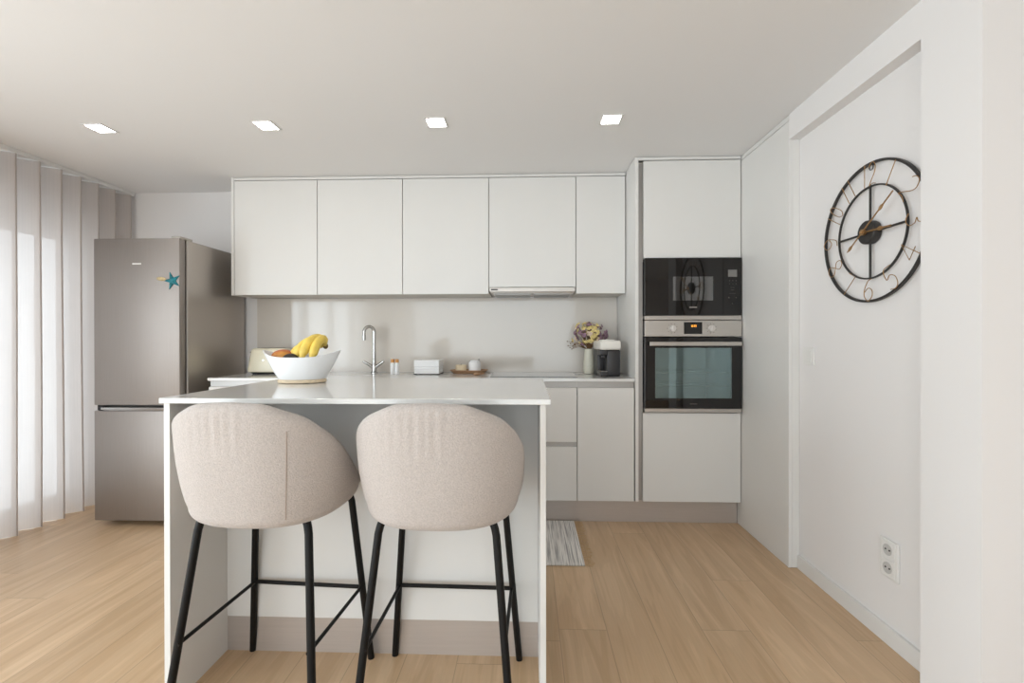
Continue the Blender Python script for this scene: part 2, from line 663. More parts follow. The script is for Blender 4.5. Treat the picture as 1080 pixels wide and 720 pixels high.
mg2 = obj('shell_magnet', ell(NB(), (-2.238, FY-0.0065, 1.519), 0.031, 0.006, 0.012, M=Matrix.Rotation(0.12, 4, 'Y')), TANS, origin=(-2.238, FY, 1.519), smooth=True)
tag(mg2, 'small tan magnet left of the teal starfish', 'magnet')

# ------------------------------------------------------------------ wall cabinets
ZCB, ZCT = 1.457, 2.247
cuts = [-2.032, -1.448, -0.856, -0.265, 0.324, 0.656]
names_ = ['leftmost white handleless wall cabinet, above the fridge end of the worktop',
          'second white wall cabinet from the left, above the fruit bowl and tap',
          'third white wall cabinet from the left, between tap and extractor hood',
          'shorter-doored white wall cabinet directly above the extractor hood',
          'narrow white wall cabinet at the right, beside the oven tower']
for i in range(5):
    x0, x1 = cuts[i], cuts[i+1]
    t = thing('wall_cabinet', names_[i], 'cabinet', ((x0+x1)/2, YW, ZCB), 'handleless wall cabinets')
    zb = ZCB
    cb0 = 1.50 if i == 3 else ZCB
    obj('body', box(x0+0.001, x1-0.001, YC+0.0215, YW-0.002, cb0+0.002, ZCT), CABE, t)
    obj('door', box(x0+0.0022, x1-0.0022, YC, YC+0.019, (1.502 if i == 3 else ZCB), ZCT-0.003, 0.0012), CAB, t)
ep = obj('end_panel', box(-2.053, -2.0335, YC, YW-0.002, ZCB-0.002, ZCT+0.022, 0.001), CAB, origin=(-2.04, YW, ZCB))
tag(ep, 'thin white end panel on the left side of the wall cabinets', 'panel')
fl = obj('filler_strip', box(-2.0335, 0.655, YC+0.004, YC+0.022, ZCT+0.003, ZC-0.003, 0.001), CAB, origin=(-0.7, YC, ZCT))
tag(fl, 'white filler strip between wall cabinets and ceiling', 'filler strip')

# extractor hood
hd = thing('extractor_hood', 'slim built-in extractor hood under the wall cabinet over the hob', 'extractor hood', (0.03, 3.28, 1.47))
hx0, hx1 = -0.262, 0.321
obj('housing', box(hx0+0.003, hx1-0.003, YC+0.03, YW-0.004, 1.464, 1.4985, 0.003), STEELP, hd)
fp = obj('front_panel', box(hx0+0.002, hx1-0.002, YC-0.004, YC+0.03, 1.470, 1.4985, 0.002), STEELP, hd)
obj('badge', box(hx0+0.012, hx0+0.058, YC-0.0055, YC-0.003, 1.480, 1.490, 0.0005), MARKD, fp)
b = NB()
for s in range(2):
    xa = hx0+0.03+s*0.275
    for k in range(9):
        y = YC+0.06+k*0.024
        bx(b, xa, xa+0.25, y, y+0.012, 1.4585, 1.466)
    bx(b, xa, xa+0.25, YC+0.05, YC+0.056, 1.456, 1.466)
    bx(b, xa, xa+0.25, YC+0.268, YC+0.274, 1.456, 1.466)
obj('grease_filter', b, GOLA, hd)

# ------------------------------------------------------------------ splashback, worktop, base units
sp = obj('splashback', box(-2.05, 0.655, YW-0.010, YW-0.0005, ZT+0.001, ZCB-0.001), SPLASH, origin=(-0.7, YW, ZT))
tag(sp, 'glossy pale grey splashback panel between worktop and wall cabinets', 'splashback')
wt = obj('back_worktop', box(-2.034, 0.656, YF-0.010, YW-0.011, ZT-0.018, ZT, 0.0015), QUARTZ, origin=(-0.7, 3.1, ZT))
tag(wt, 'long white stone worktop along the back wall', 'worktop')

bc = [(-2.034, -1.45, 'door', 'white base cabinet at the fridge end of the back worktop'),
      (-1.45, -0.87, 'door', 'white base cabinet under the sink tap, behind the island'),
      (-0.87, -0.29, 'door', 'white base cabinet left of the hob drawers, behind the island'),
      (-0.29, 0.3035, 'drawer', 'white drawer base unit under the hob'),
      (0.3035, 0.656, 'door', 'narrow white base cabinet beside the oven tower')]
for x0, x1, kind, lab in bc:
    t = thing('base_cabinet', lab, 'cabinet', ((x0+x1)/2, 3.15, 0.148), 'handleless base cabinets')
    b = NB()
    bx(b, x0, x0+0.018, YF+0.021, YW-0.02, 0.148, ZT-0.0185)
    bx(b, x1-0.018, x1, YF+0.021, YW-0.02, 0.148, ZT-0.0185)
    bx(b, x0+0.018, x1-0.018, YF+0.021, YW-0.02, 0.148, 0.166)
    bx(b, x0+0.018, x1-0.018, YW-0.03, YW-0.02, 0.166, ZT-0.0185)
    obj('body', b, CABE, t)
    b = NB()
    bx(b, x0+0.0005, x1-0.0005, YF+0.0192, YF+0.0208, 0.80, ZT-0.019)
    obj('grip_channel', b, GOLA, t)
    if kind == 'drawer':
        obj('drawer_channel', box(x0+0.0005, x1-0.0005, YF+0.0192, YF+0.0208, 0.47, 0.525), GOLA, t)
    if kind == 'drawer':
        obj('drawer', box(x0+0.002, x1-0.003, YF, YF+0.019, 0.512, 0.847, 0.001), CAB, t)
        obj('drawer', box(x0+0.002, x1-0.003, YF, YF+0.019, 0.148, 0.482, 0.001), CAB, t)
    else:
        obj('door', box(x0+0.003, x1-0.003, YF, YF+0.019, 0.148, 0.847, 0.001), CAB, t)
pl = obj('plinth', box(-2.034, 1.3035, 2.919, 2.935, 0.0, 0.1475), PLINTH, origin=(-0.4, 2.92, 0))
tag(pl, 'brushed aluminium plinth along the floor under back cabinets and oven tower', 'plinth')

# induction hob
hb = thing('induction_hob', 'flat black glass hob set in the worktop below the hood', 'hob', (0.03, 3.17, ZT))
obj('glass', box(-0.245, 0.318, 2.955, 3.385, ZT, ZT+0.004, 0.001), GLASSH, hb)
b = NB()
for k in range(5):
    x = -0.04+k*0.035
    bx(b, x-0.004, x+0.004, 2.968, 2.972, ZT+0.0039, ZT+0.0044)
obj('touch_controls', b, MARK, hb, kind='stuff')

# ------------------------------------------------------------------ oven tower
ot = thing('oven_tower_cabinet', 'tall white cabinet tower housing microwave and oven', 'cabinet', (0.98, 3.15, 0))
tx0, tx1 = 0.712, 1.300
obj('side_panel', box(0.660, 0.680, YF-0.004, YW-0.002, 0.148, ZCT+0.002, 0.001), CAB, ot)
obj('grip_channel', box(0.6805, 0.7105, YF+0.020, YF+0.030, 0.15, ZCT-0.012), GOLA, ot)
b = NB()
bx(b, 0.6805, 0.698, YF+0.031, YW-0.004, 0.148, ZCT)
bx(b, 1.283, 1.3005, YF+0.021, YW-0.004, 0.148, ZCT)
bx(b, 0.698, 1.283, YF+0.031, YW-0.004, ZCT-0.018, ZCT)
bx(b, 0.698, 1.283, YF+0.031, YW-0.004, 1.648, 1.665)
bx(b, 0.698, 1.283, YF+0.031, YW-0.004, 1.276, 1.290)
bx(b, 0.698, 1.283, YF+0.031, YW-0.004, 0.672, 0.690)
bx(b, 0.698, 1.283, YF+0.031, YW-0.004, 0.148, 0.166)
bx(b, 0.698, 1.283, YW-0.014, YW-0.004, 0.166, ZCT-0.018)
obj('body', b, CABE, ot)
obj('upper_door', box(tx0, tx1, YF, YF+0.019, 1.648, ZCT-0.003, 0.001), CAB, ot)
obj('lower_drawer', box(tx0-0.004, tx1, YF, YF+0.019, 0.148, 0.694, 0.001), CAB, ot)
obj('filler_strip', box(0.660, XP-0.003, YF+0.002, YF+0.020, ZCT+0.0035, ZC-0.003, 0.001), CAB, ot)
obj('filler_return', box(0.660, 0.672, YF+0.020, YC+0.003, ZCT+0.0035, ZC-0.003, 0.001), CAB, ot)

# microwave
mw = thing('microwave', 'built-in black glass microwave above the oven', 'microwave', (1.0, 3.0, 1.294))
mx0, mx1, mz0, mz1 = 0.716, 1.298, 1.294, 1.643
my = YF-0.016
obj('body', box(mx0+0.02, mx1-0.02, YF+0.032, YW-0.07, mz0+0.006, mz1-0.002), BPLAST, mw)
b = NB()
bx(b, mx0, mx1, my+0.012, YF+0.031, mz0, mz1, 0.003)
obj('front_frame', b, DARK, mw)
dx = 1.188
# door with window opening
wx0, wx1, wz0, wz1 = 0.886, 1.128, 1.384, 1.530
b = NB()
bx(b, mx0, wx0, my, my+0.012, mz0, mz1)
bx(b, wx1, dx, my, my+0.012, mz0, mz1)
bx(b, wx0, wx1, my, my+0.012, mz0, wz0)
bx(b, wx0, wx1, my, my+0.012, wz1, mz1)
dr = obj('door', b, BGLASS, mw)
obj('window_glass', box(wx0, wx1, my+0.0005, my+0.004, wz0, wz1), MWGLASS, dr)
obj('window_mesh', box(wx0, wx1, my+0.009, my+0.0119, wz0, wz1), LCD, dr)
obj('logo', box(0.985, 1.03, my-0.0006, my+0.0005, 1.338, 1.347), MARK, dr)
cp = obj('control_panel', box(dx+0.002, mx1, my, my+0.012, mz0, mz1), BGLASS, mw)
obj('display', box(1.217, 1.270, my-0.0008, my+0.001, 1.527, 1.570), LCD, cp)
for z in (1.504, 1.484):
    for k in range(3):
        x = 1.225+k*0.020
        obj('touch_button', box(x-0.0025, x+0.0025, my-0.0008, my+0.0005, z-0.003, z+0.003), MARKD, cp)
for x, z in ((1.222, 1.4005), (1.265, 1.4005), (1.243, 1.365)):
    obj('touch_button', box(x-0.003, x+0.003, my-0.0008, my+0.0005, z-0.0035, z+0.0035), MARKD, cp)
for z, wd in ((1.462, 0.012), (1.447, 0.010), (1.426, 0.018)):
    obj('printed_line', box(1.244-wd, 1.244+wd, my-0.0008, my+0.0005, z-0.0012, z+0.0012), MARKD, cp)

# oven
ov = thing('oven', 'built-in steel and black glass oven below the microwave', 'oven', (1.0, 3.0, 0.700))
oz0, oz1 = 0.700, 1.276
oy = YF-0.020
ow0, ow1, ov0, ov1 = 0.776, 1.236, 0.788, 1.095       # window
b = NB()                                              # cavity box, open to the front
bx(b, ow0-0.02, ow1+0.02, 3.28, 3.29, oz0+0.03, 1.14)
bx(b, ow0-0.02, ow0-0.012, YF+0.004, 3.28, oz0+0.03, 1.14)
bx(b, ow1+0.012, ow1+0.02, YF+0.004, 3.28, oz0+0.03, 1.14)
bx(b, ow0-0.02, ow1+0.02, YF+0.004, 3.28, oz0+0.03, oz0+0.038)
bx(b, ow0-0.02, ow1+0.02, YF+0.004, 3.28, 1.132, 1.14)
obj('cavity', b, OVENIN, ov)
for z in (0.855, 0.94):
    b = NB()
    for k in range(3):
        tube(b, [(ow0-0.010, YF+0.04+k*0.17, z), (ow1+0.010, YF+0.04+k*0.17, z)], 0.0028, 8)
    for k in range(12):
        x = ow0+0.01+k*(ow1-ow0-0.02)/11
        tube(b, [(x, YF+0.04, z+0.003), (x, YF+0.38, z+0.003)], 0.0018, 6)
    obj('wire_rack', b, CHROME, ov)
pn = obj('control_panel', box(mx0, mx1, oy, YF+0.031, 1.164, 1.262, 0.002), STEELP, ov)
obj('top_trim', box(mx0, mx1, oy+0.004, YF+0.031, 1.266, 1.2915, 0.0015), STEELP, ov)
for cx_ in (0.880, 1.115):
    kb = NB()
    lathe(kb, [(0.019, 0), (0.019, 0.014), (0.017, 0.018)], (0, 0, 0), 28)
    bx(kb, -0.005, 0.005, -0.0185, 0.0185, 0.012, 0.024, 0.002)
    M = Matrix.Translation(Vector((cx_, oy, 1.214))) @ Matrix.Rotation(PI/2, 4, 'X')
    kb.transform(M)
    kn = obj('knob', kb, KNOB, pn, smooth=True)
    b = NB()
    for k in range(9):
        a = 2*PI*k/9+0.35
        x, z = cx_+0.029*math.cos(a), 1.214+0.029*math.sin(a)
        bx(b, x-0.0018, x+0.0018, oy-0.0006, oy+0.0005, z-0.0018, z+0.0018)
    obj('dial_marks', b, MARKD, pn)
ds = obj('display', box(0.950, 1.060, oy-0.001, oy+0.001, 1.180, 1.252), BGLASS, pn)
b = NB()


def seg7(bm, x, z, w, h, th, on, y):
    S7 = {'a': (x, x+w, z+h-th, z+h), 'g': (x, x+w, z+h/2-th/2, z+h/2+th/2), 'd': (x, x+w, z, z+th), 'f': (x, x+th, z+h/2, z+h),
          'b': (x+w-th, x+w, z+h/2, z+h), 'e': (x, x+th, z, z+h/2), 'c': (x+w-th, x+w, z, z+h/2)}
    for s in on:
        q = S7[s]
        bx(bm, q[0], q[1], y-0.0018, y-0.0008, q[2], q[3])


for k, on in enumerate(('bc', 'abged', 'abged', 'abcdg')):
    seg7(b, 0.9905+k*0.0085+(0.002 if k > 1 else 0), 1.222, 0.006, 0.013, 0.0016, on, oy)
obj('clock_digits', b, AMBER, ds)
b = NB()
dy = oy-0.002
bx(b, mx0, ow0, dy, YF+0.002, 0.727, 1.158)
bx(b, ow1, mx1, dy, YF+0.002, 0.727, 1.158)
bx(b, ow0, ow1, dy, YF+0.002, 0.727, ov0)
bx(b, ow0, ow1, dy, YF+0.002, ov1, 1.158)
od = obj('door', b, BGLASS, ov)
obj('window_glass', box(ow0, ow1, dy+0.0005, dy+0.005, ov0, ov1), OVENGLASS, od)
hb_ = NB()
bx(hb_, 0.734, 1.281, dy-0.042, dy-0.026, 1.108, 1.132, 0.003)
for x in (0.76, 1.255):
    bx(hb_, x-0.008, x+0.008, dy-0.028, dy+0.001, 1.114, 1.127)
obj('handle', hb_, STEELP, od, label='flat steel bar handle across the oven door')
obj('logo', box(0.985, 1.03, dy-0.0006, dy+0.0005, 0.750, 0.758), MARKD, od)
obj('bottom_trim', box(mx0, mx1, oy+0.004, YF+0.031, 0.7005, 0.724, 0.0015), STEELP, ov)

# tall cupboard flush with the right wall
tc_ = thing('tall_cupboard', 'tall plain white cupboard side panel at right of the oven tower', 'cupboard', (1.33, 2.6, 0))
obj('panel', box(XP, XP+0.019, 2.353, 2.918, 0.002, 2.238, 0.001), CAB, tc_)
obj('front_edge_panel', box(XP+0.0195, XW-0.001, 2.353, 2.372, 0.002, 2.238, 0.001), CAB, tc_)
obj('filler_strip', box(XP+0.001, XP+0.019, 2.355, 2.90, 2.242, ZC-0.003, 0.001), CAB, tc_)
obj('body', box(XP+0.020, XW-0.001, 2.374, YW-0.002, 0.002, 2.238), CABE, tc_)

# ------------------------------------------------------------------ island
IX0, IX1, IY0, IY1, IZ = -1.137, 0.068, 1.379, 2.132, 0.968
it = obj('island_worktop', box(IX0, IX1, IY0, IY1, IZ-0.0165, IZ, 0.0015), QUARTZ, origin=(-0.53, 1.75, IZ))
tag(it, 'glossy white stone worktop on the kitchen island', 'worktop')
isl = thing('kitchen_island', 'white kitchen island base with knee recess behind the bar stools', 'kitchen island', (-0.53, 1.75, 0))
zt_ = IZ-0.017
obj('side_panel', box(-1.131, -1.112, 1.391, IY1-0.012, 0, zt_, 0.001), CAB, isl)
obj('side_panel', box(0.036, 0.054, 1.391, IY1-0.012, 0, zt_, 0.001), CAB, isl)
obj('recess_panel', box(-1.1115, 0.0355, 1.660, 1.679, 0.128, zt_, 0.001), CAB, isl)
obj('plinth', box(-1.1115, 0.0355, 1.664, 1.679, 0, 0.1275), PLINTH, isl)
obj('body', box(-1.1115, 0.0355, 1.680, IY1-0.034, 0.10, zt_), CABE, isl)
for k in range(2):
    xa = -1.110+k*0.573
    obj('door', box(xa, xa+0.570, IY1-0.033, IY1-0.014, 0.10, 0.895, 0.001), CAB, isl)
obj('rear_plinth', box(-1.1115, 0.0355, IY1-0.08, IY1-0.065, 0, 0.0995), PLINTH, isl)

# ------------------------------------------------------------------ rug
rg = thing('woven_rug', 'white and grey woven cotton rug with fringe behind the island', 'rug', (-0.4, 2.62, 0))
obj('weave', box(-1.05, 0.288, 2.335, 2.905, 0.001, 0.009, 0.003), RUG, rg)
b = NB()
for k in range(70):
    y = 2.34+0.56*k/69+random.uniform(-0.003, 0.003)
    l = random.uniform(0.035, 0.058)
    tube(b, [(0.286, y, 0.005), (0.286+l*0.5, y+random.uniform(-0.006, 0.006), 0.004), (0.286+l, y+random.uniform(-0.012, 0.012), 0.003)], 0.0012, 5)
obj('fringe', b, FRINGE, rg, kind='stuff')


# ------------------------------------------------------------------ bar stools
def make_stool(cx, cy, rot, label, seam):
    t = thing('bar_stool', label, 'bar stool', (cx, cy, 0), 'bar stools at the island')
    t.rotation_euler = (0, 0, rot)
    O = Vector((cx, cy, 0))
    N = 200
    KR = 1.08

    def rim(phi):                       # height of the rim; phi = 0 at the back
        a = abs(math.degrees(phi))
        tab = [(0, .978), (22, .973), (45, .932), (70, .848), (90, .768), (108, .712), (125, .690), (180, .686)]
        for (a0, z0), (a1, z1) in zip(tab[:-1], tab[1:]):
            if a <= a1:
                s = (a-a0)/(a1-a0)
                return z0+(z1-z0)*s
        return tab[-1][1]
    rm = [rim(-PI+2*PI*k/N) for k in range(N)]
    for _ in range(7):
        rm = [(rm[k-1]+2*rm[k]+rm[(k+1) % N])/4 for k in range(N)]

    def P(phi, r, z):
        e = 1+0.035*math.cos(4*phi+PI)     # slightly squared plan
        return O+Vector((KR*r*e*math.sin(phi), -KR*0.97*r*e*math.cos(phi), z))
    zb = 0.612
    levels = []                          # (function of rim height -> r, z)
    rings = []
    prof = []
    for a in (0.02, 0.4, 0.75):
        prof.append(lambda zt, a=a: (0.185*a, zb))
    for q in range(7):                   # bottom corner
        an = -PI/2+q/6*PI/2
        prof.append(lambda zt, an=an: (0.178+0.045*math.cos(an), zb+0.045+0.045*math.sin(an)))
    for q in range(1, 11):               # outer wall
        s = q/10
        def f(zt, s=s):
            z = zb+0.045+(zt-0.026-zb-0.045)*s
            h = max(0, (z-0.657)/0.30)
            return (0.223+0.040*h**0.75+0.004*math.sin(PI*min(1, s)), z)
        prof.append(f)
    for q in range(1, 9):                # rounded rim
        an = q/8*PI
        def f(zt, an=an):
            h = max(0, (zt-0.026-0.657)/0.30)
            R = 0.223+0.040*h**0.75
            return (R-0.026+0.026*math.cos(an), zt-0.026+0.026*math.sin(an))
        prof.append(f)
    for q in range(1, 8):                # inner wall
        s = q/7
        def f(zt, s=s):
            h = max(0, (zt-0.026-0.657)/0.30)
            R = 0.223+0.040*h**0.75-0.052
            return (R+(0.166-R)*s, zt-0.026+(0.655-zt+0.026)*s)
        prof.append(f)
    for a in (0.6, 0.02):
        prof.append(lambda zt, a=a: (0.166*a, 0.655))
    for pi_, f in enumerate(prof):
        ring = []
        for k in range(N):
            phi = -PI+2*PI*k/N
            r, z = f(rm[k])
            d = math.degrees(phi)
            # gathers under the rim at the back
            if 14 <= pi_ <= 22 and -34 < d < 24:
                top = (pi_-14)/8
                w = math.sin(PI*top)*math.sin(PI*(d+34)/58)
                r += 0.0017*w*math.sin(d*1.05+0.6*math.sin(d*0.5))
            ring.append(P(phi, r, z))
        rings.append(ring)
    b = NB()
    loft(b, rings)
    sh = obj('seat_shell', b, BOUCLE, t, smooth=True)
    # vertical seams on the outside
    for ph in ((0.60,) if seam else ()):
        kk = int(round((ph+PI)/(2*PI)*N)) % N
        pts = []
        for f in prof[8:19]:
            r, z = f(rm[kk])
            pts.append(P(ph, r+0.0003, z))
        obj('seam', tube(NB(), pts, 0.0016, 6), SEAM, sh)
    b = NB()
    cr = [(0.002, 0.657), (0.12, 0.657), (0.158, 0.662), (0.170, 0.678), (0.166, 0.696), (0.14, 0.708), (0.08, 0.714), (0.002, 0.716)]
    rings = []
    for r, z in cr:
        rings.append([P(-PI+2*PI*k/64, r, z) for k in range(64)])
    loft(b, rings)
    obj('seat_cushion', b, BOUCLE, t, smooth=True)
    # steel base
    b = NB()
    for s in (-1, 1):
        tube(b, [O+Vector((s*0.10, -0.09, 0.605)), O+Vector((s*0.10, 0.09, 0.605))], 0.008, 10)
    for s in (-1, 1):
        tube(b, [O+Vector((-0.10, s*0.08, 0.606)), O+Vector((0.10, s*0.08, 0.606))], 0.008, 10)
    obj('under_frame', b, BMETAL, t, smooth=True)
    foot = {}
    for sx in (-1, 1):
        for sy in (-1, 1):
            fx, fy = sx*0.226, (-0.212 if sy < 0 else 0.188)
            tx, ty = sx*(0.173 if sy < 0 else 0.178), sy*0.137
            A = O+Vector((fx, fy, 0.0))
            B = O+Vector((tx, ty, 0.582))
            Cc = O+Vector((tx-sx*0.007, ty-sy*0.005, 0.608))
            D = O+Vector((tx-sx*0.022, ty-sy*0.014, 0.632))
            pts = [A, A.lerp(B, 0.5), B]+spline([B, Cc, D], 5)[1:]
            obj('leg', tube(NB(), pts, 0.0115, 14), BMETAL, t, smooth=True)
            foot[(sx, sy)] = A.lerp(B, 0.268/0.582)
    b = tube(NB(), [foot[(-1, 1)]+Vector((-0.006, 0, 0)), foot[(1, 1)]+Vector((0.006, 0, 0))], 0.007, 10)
    obj('footrest_bar', b, BMETAL, t, smooth=True)
    for sx in (-1, 1):
        a, c = foot[(sx, -1)], foot[(sx, 1)]
        dv = (c-a).normalized()
        ins = Vector((-sx*0.004, 0, 0))
        b = tube(NB(), [a-dv*0.010+ins, c+dv*0.004+ins], 0.006, 10)
        obj('side_bar', b, BMETAL, t, smooth=True)
    return t


make_stool(-0.803, 1.465, -0.06, 'beige upholstered bar stool on black legs, at the fridge end of the island', True)
make_stool(-0.262, 1.465, -0.02, 'beige upholstered bar stool on black legs, nearer the oven end of the island', False)

# ------------------------------------------------------------------ fruit bowl and fruit on the island
BC = Vector((-0.946, 1.900, IZ))
bw = thing('fruit_bowl', 'white boat-shaped bowl on pale wooden base, holding fruit on the island', 'bowl', BC)
BA = 0.10                                                # small turn


def bowl_pt(phi, s, inner=False):
    """s 0 bottom .. 1 rim"""
    c, n = math.cos(phi), math.sin(phi)
    k = s**0.9
    rx = 0.092+(0.158-0.092)*k
    ry = 0.066+(0.098-0.066)*k
    tip = abs(c)**3
    z = 0.016+(0.092+0.028*tip)*s
    if inner:
        rx -= 0.006
        ry -= 0.006
    sx = (abs(c)**0.9)*(1 if c > 0 else -1)
    p = Vector((rx*sx, ry*n*(1-0.30*s*tip), z))
    p.rotate(Matrix.Rotation(BA, 3, 'Z'))
    return BC+p


rings = []
NBW = 72
q0 = Vector((0, 0, 0.016))
for s in (0.02,):
    rings.append([BC+q0+(bowl_pt(2*PI*k/NBW, 0)-BC-q0)*0.05 for k in range(NBW)])
for i in range(13):
    rings.append([bowl_pt(2*PI*k/NBW, i/12) for k in range(NBW)])
for i in range(12, 0, -1):
    rings.append([bowl_pt(2*PI*k/NBW, i/12, True) for k in range(NBW)])
rings.append([BC+Vector((0, 0, 0.026))+(bowl_pt(2*PI*k/NBW, 1/12, True)-BC-Vector((0, 0, 0.026)))*0.05 for k in range(NBW)])
obj('bowl_shell', loft(NB(), rings), CER, bw, smooth=True)
rings = []
for r, z in ((0.9, 0.0005), (1.0, 0.003), (1.0, 0.0125), (0.95, 0.0158)):
    ring = []
    for k in range(NBW):
        p = Vector((0.097*r*math.cos(2*PI*k/NBW), 0.070*r*math.sin(2*PI*k/NBW), z))
        p.rotate(Matrix.Rotation(BA, 3, 'Z'))
        ring.append(BC+p)
    rings.append(ring)
obj('wooden_base', loft(NB(), rings), WOOD, bw, smooth=True, label='pale wooden base')


def bl(x, y, z):
    p = Vector((x, y, z))
    p.rotate(Matrix.Rotation(BA, 3, 'Z'))
    return BC+p


# bananas: one bunch, fanned from a crown at the back right
bb = thing('banana_bunch', 'bunch of yellow bananas arching out of the white fruit bowl', 'bananas', bl(0.03, 0.0, 0.05))
crown = bl(0.080, 0.045, 0.152)
ends = [((0.052, 0.030, 0.180), (0.010, -0.010, 0.160), (-0.022, -0.038, 0.098)),
        ((0.064, 0.020, 0.185), (0.033, -0.022, 0.168), (0.012, -0.052, 0.096)),
        ((0.078, 0.015, 0.182), (0.066, -0.022, 0.160), (0.052, -0.050, 0.094)),
        ((0.036, 0.042, 0.158), (-0.020, 0.020, 0.142), (-0.046, -0.004, 0.100))]
for a, m_, e in ends:
    pts = spline([crown, bl(*a), bl(*m_), bl(*e)], 7)
    n = len(pts)
    rad = []
    for i in range(n):
        s = i/(n-1)
        r = 0.0185*min(1, (0.28+s*3.2))*min(1, 0.25+(1-s)*5.5)
        rad.append(max(r, 0.004))
    bn = obj('banana', tube(NB(), pts, rad, 10), BANANA, bb, smooth=True)
    obj('tip', ell(NB(), pts[-1], 0.004, 0.004, 0.005, 8, 6), BSTEM, bn, smooth=True)
obj('crown', ell(NB(), crown, 0.011, 0.010, 0.013, 12, 8), BSTEM, bb, smooth=True)
# mangoes, avocado, orange peeking out
for nm, p, rr, m_, lab in (
        ('mango', (-0.078, -0.004, 0.107), (0.045, 0.034, 0.032), MANGO, 'red and orange mango at the left end of the white bowl'),
        ('avocado', (-0.030, -0.046, 0.098), (0.032, 0.026, 0.025), AVO, 'dark avocado between mango and bananas in the bowl')):
    M = rz(BA+0.2)
    b = ell(NB(), (0, 0, 0), *rr, M=M)
    for v in b.verts:
        v.co.z *= 1+0.9*v.co.x
    bmesh.ops.translate(b, verts=b.verts, vec=bl(*p))
    o = obj(nm, b, m_, origin=bl(*p), smooth=True)
    tag(o, lab, 'fruit')

# ------------------------------------------------------------------ things on the back worktop
# toaster
TP = Vector((-1.832, 3.235, ZT))
ts = thing('toaster', 'cream toaster on the back worktop, half behind the fruit bowl', 'toaster', TP)
rings = []


def rrect(wx, wy, r, z, c, n=6):
    out = []
    for cx_, cy_, a0 in ((wx-r, wy-r, 0), (-wx+r, wy-r, PI/2), (-wx+r, -wy+r, PI), (wx-r, -wy+r, 1.5*PI)):
        for k in range(n+1):
            a = a0+PI/2*k/n
            out.append(Vector(c)+Vector((cx_+r*math.cos(a), cy_+r*math.sin(a), z)))
    return out


for wx, wy, r, z in ((0.125, 0.070, 0.03, 0.012), (0.140, 0.083, 0.035, 0.018), (0.142, 0.084, 0.036, 0.04), (0.134, 0.076, 0.034, 0.10),
                     (0.126, 0.068, 0.032, 0.162), (0.120, 0.062, 0.030, 0.176), (0.106, 0.050, 0.026, 0.183)):
    rings.append(rrect(wx, wy, r, z, TP))
obj('body', loft(NB(), rings), CREAM, ts, smooth=True)
b = NB()
for s in (-0.024, 0.024):
    bx(b, TP.x-0.085, TP.x+0.085, TP.y+s-0.012, TP.y+s+0.012, TP.z+0.1825, TP.z+0.1845)
obj('slot', b, DARK, ts)
obj('base', loft(NB(), [rrect(0.118, 0.064, 0.028, 0.004, TP), rrect(0.124, 0.070, 0.03, 0.0125, TP)]), BPLAST, ts)
for x in (-0.1, 0.1):
    obj('foot', box(TP.x+x-0.012, TP.x+x+0.012, TP.y-0.05, TP.y+0.05, TP.z, TP.z+0.006, 0.001), BPLAST, ts)
b = NB()
tube(b, [TP+Vector((-0.124, 0, 0.150)), TP+Vector((-0.148, 0, 0.152))], 0.0035, 8)
ell(b, TP+Vector((-0.152, 0, 0.152)), 0.008, 0.010, 0.007, 12, 8)
obj('lever', b, CHROME, ts, smooth=True)
b = lathe(NB(), [(0.014, 0), (0.014, 0.012), (0.010, 0.016)], TP+Vector((-0.138, 0, 0.045)), 16, M=Matrix.Rotation(-PI/2, 4, 'Y'))
obj('dial', b, CHROME, ts, smooth=True)
obj('emblem', lathe(NB(), [(0.008, 0), (0.008, 0.003), (0.005, 0.004)], TP+Vector((-0.02, -0.074, 0.098)), 12, M=Matrix.Rotation(PI/2, 4, 'X')), CHROME, ts)

# tap
FP = Vector((-1.122, 3.325, ZT))
fc = thing('kitchen_tap', 'tall chrome gooseneck tap with two lever handles on the back worktop', 'tap', FP)
b = NB()
lathe(b, [(0.024, 0), (0.024, 0.006), (0.018, 0.010), (0.018, 0.05), (0.015, 0.062), (0.013, 0.085)], FP, 24)
obj('base', b, CHROME, fc, smooth=True)
u = Vector((-0.86, -0.51, 0)).normalized()
R = 0.036
pts = [FP+Vector((0, 0, 0.08)), FP+Vector((0, 0, 0.27))]
for k in range(0, 13):
    a = PI*k/12
    pts.append(FP+Vector((0, 0, 0.295))+u*(R-R*math.cos(a))+Vector((0, 0, R*1.15*math.sin(a))))
pts.append(FP+u*2*R+Vector((0, 0, 0.262)))
sp_ = obj('spout', tube(NB(), pts, 0.0120, 14), CHROME, fc, smooth=True)
obj('nozzle', tube(NB(), [FP+u*2*R+Vector((0, 0, 0.272)), FP+u*2*R+Vector((0, 0, 0.238))], 0.0135, 14), CHROME, sp_, smooth=True)
for s in (-1, 1):
    b = tube(NB(), [FP+Vector((s*0.010, 0, 0.040)), FP+Vector((s*0.040, -0.01, 0.062)), FP+Vector((s*0.076, -0.018, 0.085))], [0.013, 0.011, 0.009], 12)
    obj('handle', b, CHROME, fc, smooth=True)

# two shakers
for k, (x, lab) in enumerate(((-0.938, 'slim white bottle with wooden cap, left of a matching pair by the tap'),
                              (-0.907, 'slim white bottle with wooden cap, right of a matching pair by the tap'))):
    p = Vector((x, 3.16, ZT))
    t = thing('shaker_bottle', lab, 'bottle', p, 'wooden-capped bottles by the tap')
    obj('bottle', lathe(NB(), [(0.010, 0), (0.0145, 0.002), (0.015, 0.01), (0.015, 0.072), (0.012, 0.079), (0.0115, 0.083)], p, 20), CER, t, smooth=True)
    obj('cap', lathe(NB(), [(0.0125, 0.083), (0.0125, 0.104), (0.011, 0.107)], p, 20), mat('cap_wood', rgb(206, 150, 88), 0.5) if k == 0 else bpy.data.materials['cap_wood'], t, smooth=True)

